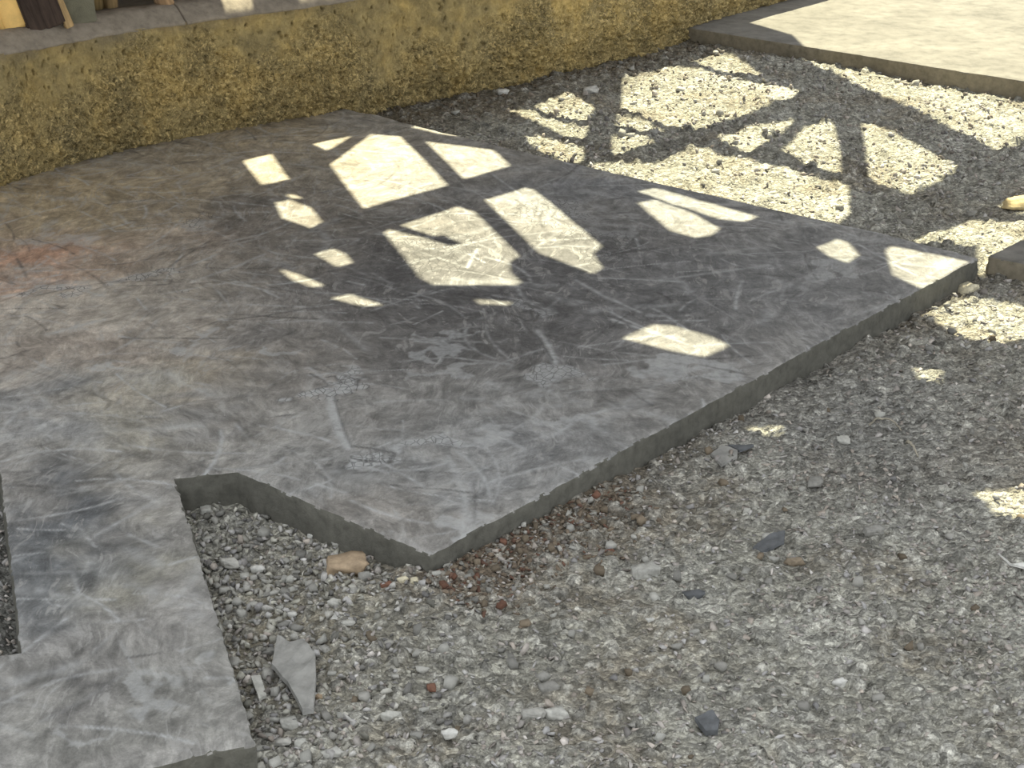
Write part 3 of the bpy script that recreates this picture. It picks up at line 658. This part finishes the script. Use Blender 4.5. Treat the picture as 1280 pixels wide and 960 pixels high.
boxed('', R_TAN, 404, 688, 459, 728, 'tan blocky sandstone chunk lying in the notch of the stained slab', 'sandstone_chunk', 1, 0.2, 0.95)
shard('slate_shard', R_SLATE, [(347, 806), (364, 817), (379, 814), (395, 830), (396, 862), (393, 901), (379, 903), (360, 869), (340, 850)], 0.009, 'large flat grey slate shard with a jagged outline, lying by the slab leg', 0.02, (0.05, 0.04))
shard('slate_shard', R_PALE, [(314, 856), (326, 854), (334, 875), (324, 880)], 0.005, 'small pale flat shard between the slab edge and the big slate shard', 0.010, (-0.1, 0.1))
for q in [(R_PALE, 351, 893, 375, 917, 'pale cube-like stone just below the big slate shard', 0, .3), (R_PALE, 365, 920, 382, 938, 'pale stone below the cube-like stone, nearer the slab leg end', 2, .8), (R_GREY, 343, 922, 364, 934, 'grey stone tight against the end of the slab leg', 1, .1),
          (R_PALE, 399, 933, 429, 955, 'pale broad stone lying past the end of the slab leg', 1, .6), (R_WHITE, 551, 909, 573, 925, 'whitish square chip on the rubble in front of the slab corner', 3, .2), (R_PALE, 476, 886, 504, 904, 'light grey lump between the slate shard and the whitish square chip', 0, 1.2),
          (R_WHITE, 354, 634, 368, 648, 'white chip leaning on the notch side of the slab', 0, .5), (R_WHITE, 383, 654, 398, 679, 'tall white chip on the gravel behind the tan chunk', 5, .9), (R_PALE, 414, 675, 436, 687, 'pale flat chip between tan chunk and slab edge', 3, .2),
          (R_GREY, 276, 695, 301, 713, 'bluish grey block in the notch gravel', 0, .4), (R_WHITE, 313, 705, 331, 717, 'white flat chip beside the bluish grey block', 3, 0.), (R_PALE, 248, 622, 268, 650, 'pale yellowish block in the inner end of the notch', 5, .3),
          (R_WHITE, 358, 763, 372, 773, 'white oval chip alone on brown grit of the notch mouth', 3, .1), (R_WHITE, 409, 765, 433, 776, 'long white chip below the tan chunk', 4, .1), (R_PALE, 425, 774, 445, 783, 'pale flat chip touching the long white chip', 3, .2), (R_PALE, 410, 745, 428, 762, 'light grey lump right under the tan chunk', 0, 1.),
          (R_CREAM, 496, 719, 511, 730, 'cream chip at the slab corner, the flatter of two', 3, .5), (R_CREAM, 512, 718, 524, 731, 'cream rounded chip tucked against the slab corner', 5, .2), (R_RED, 473, 726, 491, 738, 'red brick crumb between tan chunk and slab corner', 1, .4),
          (R_RED, 619, 745, 634, 764, 'dark red brick crumb standing in the reddish rubble', 5, .8), (R_RED, 534, 853, 546, 866, 'small red brick crumb alone on grey rubble', 0, .2), (R_TAN, 393, 864, 404, 875, 'orange pebble beside the big slate shard', 0, .3),
          (R_PALE, 786, 701, 826, 730, 'rough pale lump on rubble beside the reddish crumbs', 1, .5), (R_WHITE, 806, 769, 822, 782, 'white chip alone on grey rubble below the rough pale lump', 3, .3), (R_DARK, 853, 736, 882, 750, 'dark low stone on rubble right of the rough pale lump', 3, .2),
          (R_PALE, 681, 882, 713, 904, 'pale knobbly stone, one of a pair with a darker slab-like one', 0, .4), (R_GREY, 650, 883, 681, 902, 'grey knobbly stone next to the pale knobbly one', 1, .2), (R_PALE, 1045, 543, 1064, 557, 'pale stone in the shaded rubble beside a thin stick', 0, .1),
          (R_GREY, 1006, 591, 1027, 613, 'upright grey stone in the shaded rubble', 2, .3), (R_PALE, 954, 665, 979, 679, 'pale pebble resting over a dark shard', 0, .2), (R_BROWN, 980, 693, 1006, 710, 'round earthy stone beside the dark shard', 5, .3),
          (R_CREAM, 1194, 349, 1223, 374, 'sunlit cream lump beside the far corner of the stained slab', 5, .6), (R_WHITE, 728, 107, 748, 119, 'white lump in the wall shadow next to the sunny gravel', 1, .2), (R_WHITE, 620, 110, 637, 119, 'white crumb close to the foot of the ochre wall', 3, .2),
          (R_PALE, 564, 137, 577, 144, 'pale crumb between slab and ochre wall', 3, .5), (R_GREY, 1078, 655, 1104, 672, 'grey stone by the small sun patch on the rubble', 1, .3), (R_GREY, 672, 850, 700, 868, 'flat grey stone on the trodden rubble', 3, .2),
          (R_WHITE, 1040, 845, 1062, 862, 'pale crumb in trodden rubble', 3, .7), (mat_rock('yellowish_stone', (0.46, 0.37, 0.20), 0.05), 1247, 242, 1302, 268, 'rounded yellowish block behind the small corner slab', 2, .1)]:
    boxed('', q[0], q[1], q[2], q[3], q[4], q[5], 'stone', q[6], q[7])
shard('slate_chip', R_DARK, [(868, 900), (890, 897), (899, 910), (897, 920), (882, 922)], 0.010, 'dark slate chip standing out on the bare rubble', 0.004, (0.05, 0.15))
shard('tile_fragment', R_SLATE, [(888, 570), (902, 564), (922, 571), (921, 580), (902, 581)], 0.006, 'flat grey tile fragment by the slab edge, the larger half', 0.006, (0.03, 0.08), 'tile fragment')
shard('tile_fragment', R_DARK, [(910, 561), (940, 560), (942, 566), (924, 571)], 0.006, 'dark tile fragment touching the larger grey half', 0.008, (0.05, 0.0), 'tile fragment')
shard('slate_chip', R_DARK, [(940, 688), (962, 676), (981, 674), (980, 681), (952, 690)], 0.008, 'dark shard under a pale pebble on the rubble', 0.004, (0.05, 0.1))
shard('slate_chip', R_WHITE, [(1246, 706), (1262, 710), (1292, 709), (1292, 716), (1262, 716)], 0.004, 'thin white curled shard on the rubble, far from the slab', 0.012, (0.0, 0.25))

def stick(px, r, label):
    pts = [on_ground(*q) + [0, 0, 0.008] for q in px]; c = np.array(pts[0]); n = 6; Vv = []; pts = spline(np.array(pts)[:, :2], 12); zz = np.linspace(0, 1, 12)
    for i, p in enumerate(pts):
        d = pts[min(i + 1, 11)] - pts[max(i - 1, 0)]; d /= np.linalg.norm(d); nn = np.array([-d[1], d[0]]); z0 = float(gz(p[0], p[1])) + 0.006 + 0.01 * math.sin(3.14 * zz[i]); rr = r * (1 - 0.5 * zz[i])
        for k in range(n): a = 6.283 * k / n; Vv.append((p[0] - c[0] + nn[0] * rr * math.cos(a), p[1] - c[1] + nn[1] * rr * math.cos(a), z0 - c[2] + rr * math.sin(a)))
    gi = np.arange(12 * n).reshape(12, n); qs = np.stack([gi[:-1], np.roll(gi, -1, 1)[:-1], np.roll(gi, -1, 1)[1:], gi[1:]], -1).reshape(-1, 4)
    return tag(link('twig', mesh_np('twig', Vv, [qs, gi[:1, ::-1], gi[-1:]], mat_wood('dry_twig', (0.30, 0.275, 0.22)), True), None, c), label, 'twig')
stick([(1086, 534), (1100, 531), (1116, 534), (1126, 541)], 0.0035, 'thin bent dry twig on the shaded rubble')
stick([(1133, 556), (1141, 562), (1148, 567)], 0.004, 'short straight dry twig near the bent one')

for u, v, nm in [(431, 710, 'the tan chunk'), (370, 860, 'the big slate shard'), (300, 640, 'the inner end of the notch'), (560, 917, 'the whitish square chip'), (500, 725, 'the cream chips'), (626, 755, 'the dark red brick crumb'), (806, 716, 'the rough pale lump'), (883, 910, 'the dark slate chip'),
                 (914, 570, 'the broken tile'), (1105, 535, 'the bent twig'), (960, 682, 'the dark shard'), (1262, 712, 'the white curled shard'), (700, 893, 'the pair of knobbly stones'), (1250, 625, 'the small sun patch'), (1208, 365, 'the cream lump'), (738, 114, 'the white lump in wall shadow'), (1265, 255, 'the yellowish block'), (1080, 80, 'the far slab'), (1050, 850, 'the pale crumb on trodden rubble')]:
    p = on_ground(u, v); landmarks.append((p[0], p[1], nm))
cnt = {}
def sow(n, fx_, fy_, size, kinds, label, group, margin=0.016):
    made = 0; tries = 0
    while made < n and tries < n * 60:
        tries += 1; x, y = fx_(), fy_(); s = size()
        if callable(margin): x, y = margin()
        if not free(x, y, s * 0.55)[0] or not clear(x, y, s * 0.42): continue
        k = rs.choice(kinds); put(k, x, y, s, label[k] if isinstance(label, dict) else label, 'stone', group[k] if isinstance(group, dict) else group); made += 1
sow(85, lambda: rs.gauss(-0.52, 0.13), lambda: rs.uniform(2.45, 3.44), lambda: rs.uniform(0.015, 0.029), ['grey', 'grey', 'pale'],
    {'grey': 'grey gravel stone in the slab notch', 'pale': 'light gravel stone in the slab notch'}, {'grey': 'grey gravel in the slab notch', 'pale': 'light gravel in the slab notch'})
def by_edge():
    p = A + ux * rs.uniform(-0.03, 0.5) - uy * (abs(rs.gauss(0, 0.08)) + 0.02); return p[0], p[1]
sow(50, lambda: 0, lambda: 0, lambda: rs.uniform(0.012, 0.022), ['brown', 'brown', 'brown', 'red', 'grey', 'grey'], {'brown': 'brown crumb along the slab edge', 'red': 'reddish brick crumb along the slab edge', 'grey': 'grey stone along the slab edge'},
    {'brown': 'brown crumbs along the slab edge', 'red': 'brick crumbs along the slab edge', 'grey': 'grey stones among brick crumbs'}, by_edge)
def open_ground():
    y = math.exp(rs.uniform(math.log(2.5), math.log(5.2))); return rs.uniform(-0.35, 0.31 * y + 0.15), y
sow(110, lambda: 0, lambda: 0, lambda: rs.uniform(0.014, 0.027), ['grey', 'grey', 'grey', 'pale', 'brown'], {'grey': 'grey stone on open rubble', 'pale': 'light stone on open rubble', 'brown': 'brownish stone on open rubble'},
    {'grey': 'grey stones on the open rubble', 'pale': 'light stones on the open rubble', 'brown': 'brownish stones on the open rubble'}, open_ground)
def far_ground():
    y = rs.uniform(5.2, 8.0); return rs.uniform(-0.2, 2.2), y
sow(40, lambda: 0, lambda: 0, lambda: rs.uniform(0.022, 0.04), ['grey', 'pale'], {'grey': 'grey stone on the gravel strip', 'pale': 'light stone on the gravel strip'}, {'grey': 'grey stones on the gravel strip', 'pale': 'light stones on the gravel strip'}, far_ground)

# ------------------------------------------------------------------ things standing on the terrace behind the coping
def box_mesh(name, sx, sy, sz, mat, bev=0.006):
    bm = bmesh.new(); bmesh.ops.create_cube(bm, size=1); 
    for v in bm.verts: v.co.x *= sx; v.co.y *= sy; v.co.z = (v.co.z + 0.5) * sz
    bmesh.ops.bevel(bm, geom=bm.edges[:], offset=bev, segments=2, affect='EDGES'); me = bpy.data.meshes.new(name); bm.to_mesh(me); bm.free(); me.materials.append(mat)
    for p in me.polygons: p.use_smooth = False
    return me
def cyl_mesh(name, r0, r1, h, mat, n=14, wob=0.0):
    Vv = []
    for i in range(9):
        t = i / 8; r = r0 + (r1 - r0) * t
        for k in range(n): a = 6.283 * k / n; q = r * (1 + wob * math.sin(3 * a + 5 * t)); Vv.append((q * math.cos(a), q * math.sin(a), h * t))
    gi = np.arange(9 * n).reshape(9, n); qs = np.stack([gi[:-1], np.roll(gi, -1, 1)[:-1], np.roll(gi, -1, 1)[1:], gi[1:]], -1).reshape(-1, 4)
    return mesh_np(name, Vv, [qs, gi[:1, ::-1], gi[-1:]], mat, True)
ZT2 = 0.538
def stand(name, me, u, v, lean, label, cat, back=0.0, parent=None, rz=0.55, tip=-0.10):
    p = at(u, v, ZT2); o = link(name, me, None, (p[0] - 0.6 * back, p[1] + 0.8 * back, ZT2 - 0.012), (tip, lean, rz)); return tag(o, label, cat)
M_YEL = mat_concrete('yellow_paint', (0.90, 0.60, 0.21), 0.5, 8); M_DBR = mat_wood('dark_brown_timber', (0.055, 0.038, 0.030), 0.5); M_TANW = mat_wood('tan_timber', (0.40, 0.28, 0.14)); M_GRN = mat_concrete('grey_green_board', (0.17, 0.165, 0.12), 0.8, 14)
M_OLV = mat_wood('olive_brown_timber', (0.20, 0.145, 0.065)); M_PNK = mat_wood('pinkish_log', (0.42, 0.28, 0.16)); M_BRN = mat_wood('brown_timber', (0.16, 0.11, 0.06))
e = bpy.data.objects.new('yellow_panel', None); C.objects.link(e); p = at(6, 37, ZT2); e.location = (p[0], p[1], ZT2 - 0.012); e.rotation_euler = (-0.08, -0.22, 0.55)
tag(e, 'yellow painted panel with a vertical rounded seam, standing on the terrace', 'panel')
link('sheet', box_mesh('sheet', 0.165, 0.02, 0.9, M_YEL, 0.008), e, (0.0, 0, 0)); link('seam_tube', cyl_mesh('seam_tube', 0.009, 0.009, 0.9, M_YEL), e, (-0.008, -0.014, 0))
stand('timber_post', box_mesh('timber_post', 0.135, 0.07, 0.95, M_DBR), 58, 31, -0.25, 'thick dark brown weathered timber post beside the yellow panel', 'post')
stand('timber_batten', box_mesh('timber_batten', 0.030, 0.025, 0.9, M_TANW, 0.003), 80, 27, -0.30, 'thin tan batten between dark post and grey-green board', 'batten', -0.045)
stand('grey_board', box_mesh('grey_board', 0.115, 0.02, 0.8, M_GRN, 0.003), 100, 25, -0.02, 'grey-green board standing on the terrace', 'board')
stand('timber_post', cyl_mesh('olive_post', 0.05, 0.046, 1.0, M_OLV, 14, 0.06), 136, 18, 0.03, 'olive brown round post next to the grey-green board', 'post', 0.15)
stand('timber_post', cyl_mesh('tan_post', 0.026, 0.024, 0.9, M_TANW, 12, 0.05), 157, 15, 0.06, 'slender tan round post', 'post', 0.12)
stand('log', cyl_mesh('log', 0.034, 0.028, 0.7, M_PNK, 14, 0.05), 208, 5, -0.3, 'pinkish tan log leaning beside the dark gap', 'log', 0.0)
stand('timber_post', box_mesh('olive_square_post', 0.10, 0.06, 0.9, M_OLV), 232, 4, 0.0, 'square olive post beyond the leaning log', 'post', 0.13)
stand('timber_post', box_mesh('brown_square_post', 0.10, 0.06, 0.9, M_BRN), 262, -2, 0.0, 'square brown post, last before the sunlit coping', 'post', 0.14)
# dark boarded fence added behind them for the shaded gaps
fe = bpy.data.objects.new('backdrop_boards', None); C.objects.link(fe); tag(fe, 'dark board fence added for the shaded gaps behind the posts on the terrace', 'backdrop')
fa, fb = np.array([-3.4, 5.35]), np.array([0.6, 9.0]); fd = (fb - fa) / np.linalg.norm(fb - fa); fe.location = (fa[0], fa[1], 0.52); fe.rotation_euler = (0, 0, math.atan2(fd[1], fd[0]))
fme = box_mesh('board', 0.145, 0.022, 1.1, M_DBR, 0.003)
for k in range(37): link('board', fme, fe, (0.08 + 0.15 * k, 0, 0))
link('rail', box_mesh('rail', 5.5, 0.04, 0.08, M_DBR), fe, (2.75, 0.03, 0.75))

# ------------------------------------------------------------------ added canopy overhead, unseen; gaps shaped to leave the sun patches
ZC = 2.35; SHIFT = 1.0 / math.tan(SUN_EL)
def up(u, v, z=ZS):
    p = at(u, v, z); return (p[0], p[1] + (ZC - z) * SHIFT)
G = 0.01
gaps = [[(304, 201), (339, 192), (361, 224), (327, 231)], [(391, 179), (440, 169), (409, 188)], [(413, 206), (464, 167), (500, 170), (560, 232), (455, 261)], [(532, 177), (616, 188), (638, 208), (580, 224)],
        [(514, 159), (530, 155), (592, 173), (560, 169.5)], [(357, 243), (366, 242), (379, 247), (366, 248)], [(344, 252), (364, 249), (388, 259), (403, 277), (388, 285), (353, 273)],
        [(393, 318), (417, 310), (433, 318), (441, 329), (422, 334)], [(349, 336), (374, 343), (406, 357), (389, 359), (364, 349)], [(412, 372), (439, 367), (480, 382), (455, 383)],
        [(480, 290), (486, 286), (542, 301), (561, 308), (577, 306), (556, 295), (541, 296), (500, 282), (571, 259), (592, 265), (624, 296), (649, 320), (636, 328), (638, 340), (652, 352), (645, 356), (542, 356), (524, 346)],
        [(606, 251), (656, 234), (667, 236), (753, 308), (741, 317), (753, 335), (741, 342), (703, 327), (675, 317)], [(797, 239), (819, 235), (948, 271), (931, 277), (900, 274), (837, 254)],
        [(797, 254), (819, 250), (866, 267), (900, 286), (887, 296), (866, 297), (837, 288)], [(778, 422), (816, 405), (837, 406), (887, 419), (911, 432), (881, 446), (837, 439)],
        [(1021, 309), (1047, 298), (1059, 302), (1074, 318), (1059, 328), (1039, 321)], [(1107, 312), (1115, 306), (1212, 327), (1155, 362), (1117, 343)], [(592, 373), (640, 377), (636, 381), (600, 380)]]
gaps = [[up(*q) for q in g] for g in gaps]
gg = [[(1160, 391), (1205, 366), (1300, 383), (1300, 416), (1240, 426), (1193, 410)], [(1141, 459), (1180, 465), (1176, 476), (1150, 471)], [(931, 526), (974, 530), (979, 538), (943, 534)], [(1216, 609), (1300, 604), (1300, 652), (1245, 636)],
      [(1136, 297), (1182, 283), (1214, 267), (1252, 271), (1330, 277), (1330, 318), (1240, 330), (1228, 347), (1222, 340), (1222, 310)], [(1248, 252), (1265, 243), (1310, 245), (1310, 259), (1265, 262)],
      [(779, 99), (839, 78), (863, 80), (920, 94), (1005, 110), (960, 129), (909, 148), (867, 159), (837, 154), (777, 133)], [(862, 75), (905, 64), (958, 90), (905, 85)],
      [(898, 168), (991, 141), (988, 151), (960, 172), (940, 186), (916, 182)], [(977, 187), (1002, 158), (1022, 148), (1041, 148), (1050, 192), (1051, 215), (1012, 205)],
      [(1077, 146), (1094, 151), (1136, 170), (1199, 206), (1170, 223), (1142, 232), (1101, 227), (1087, 220), (1082, 186)], [(821, 202), (867, 182), (909, 192), (995, 210), (1060, 227), (1062, 261), (1042, 278), (960, 264), (850, 238), (800, 226), (730, 209), (745, 203)],
      [(772, 144), (800, 144), (830, 161), (800, 159), (770, 154)], [(766, 165), (796, 165), (819, 174), (789, 184), (770, 193), (764, 184)], [(667, 135), (710, 120), (742, 133), (736, 148), (702, 146)], [(633, 144), (650, 139), (736, 159), (729, 172), (680, 159)], [(654, 171), (672, 167), (729, 184), (727, 202), (680, 191)]]
gaps += [[up(*q, G) for q in g] for g in gg]
gaps.append([up(262, -8, .54), up(308, -14, .54), (-0.953, 7.655), (-1.045, 7.588)])
gaps.append([up(358, -18, .54), up(412, -26, .54), (-0.672, 7.872), (-0.798, 7.780)])
cu = bpy.data.curves.new('gobo_outline', 'CURVE'); cu.dimensions = '2D'; cu.fill_mode = 'BOTH'; cu.extrude = 0.004
for poly in [[(-2.9, 3.4), (2.75, 3.4), (2.75, 8.0), up(1280, 172, 0), up(1249, 186, 0), up(1184, 155, 0), up(1132, 131, 0), up(1067, 103, 0), up(1005, 79, 0), up(991, 65, 0), up(936, 28), up(985, -2), (1.3, 10.6), (-2.9, 10.6)]] + gaps:
    sp = cu.splines.new('POLY'); sp.points.add(len(poly) - 1); sp.use_cyclic_u = True
    for q, pt in zip(poly, sp.points): pt.co = (q[0], q[1], 0, 1)
tmp = bpy.data.objects.new('gobo_tmp', cu); C.objects.link(tmp); bpy.context.view_layer.update()
cme = bpy.data.meshes.new_from_object(tmp.evaluated_get(bpy.context.evaluated_depsgraph_get())); bpy.data.objects.remove(tmp)
M_GOBO = mat_concrete('gobo_material', (0.20, 0.17, 0.14)); cme.materials.clear(); cme.materials.append(M_GOBO)
can = bpy.data.objects.new('sun_gobo', None); C.objects.link(can); can.location = (0.4, 8.5, 0)
tag(can, 'added unseen sun-patch canopy on four posts above the slabs', 'gobo')
link('gobo_sheet', cme, can, (-0.4, -8.5, ZC))
pme = cyl_mesh('post', 0.04, 0.04, ZC + 0.15, M_GOBO)
for x, y in ((-2.8, 3.5), (2.65, 3.5), (-2.8, 10.5), (2.65, 7.9)): link('post', pme, can, (x - 0.4, y - 8.5, -0.12))  # posts added to hold up the unseen sheet
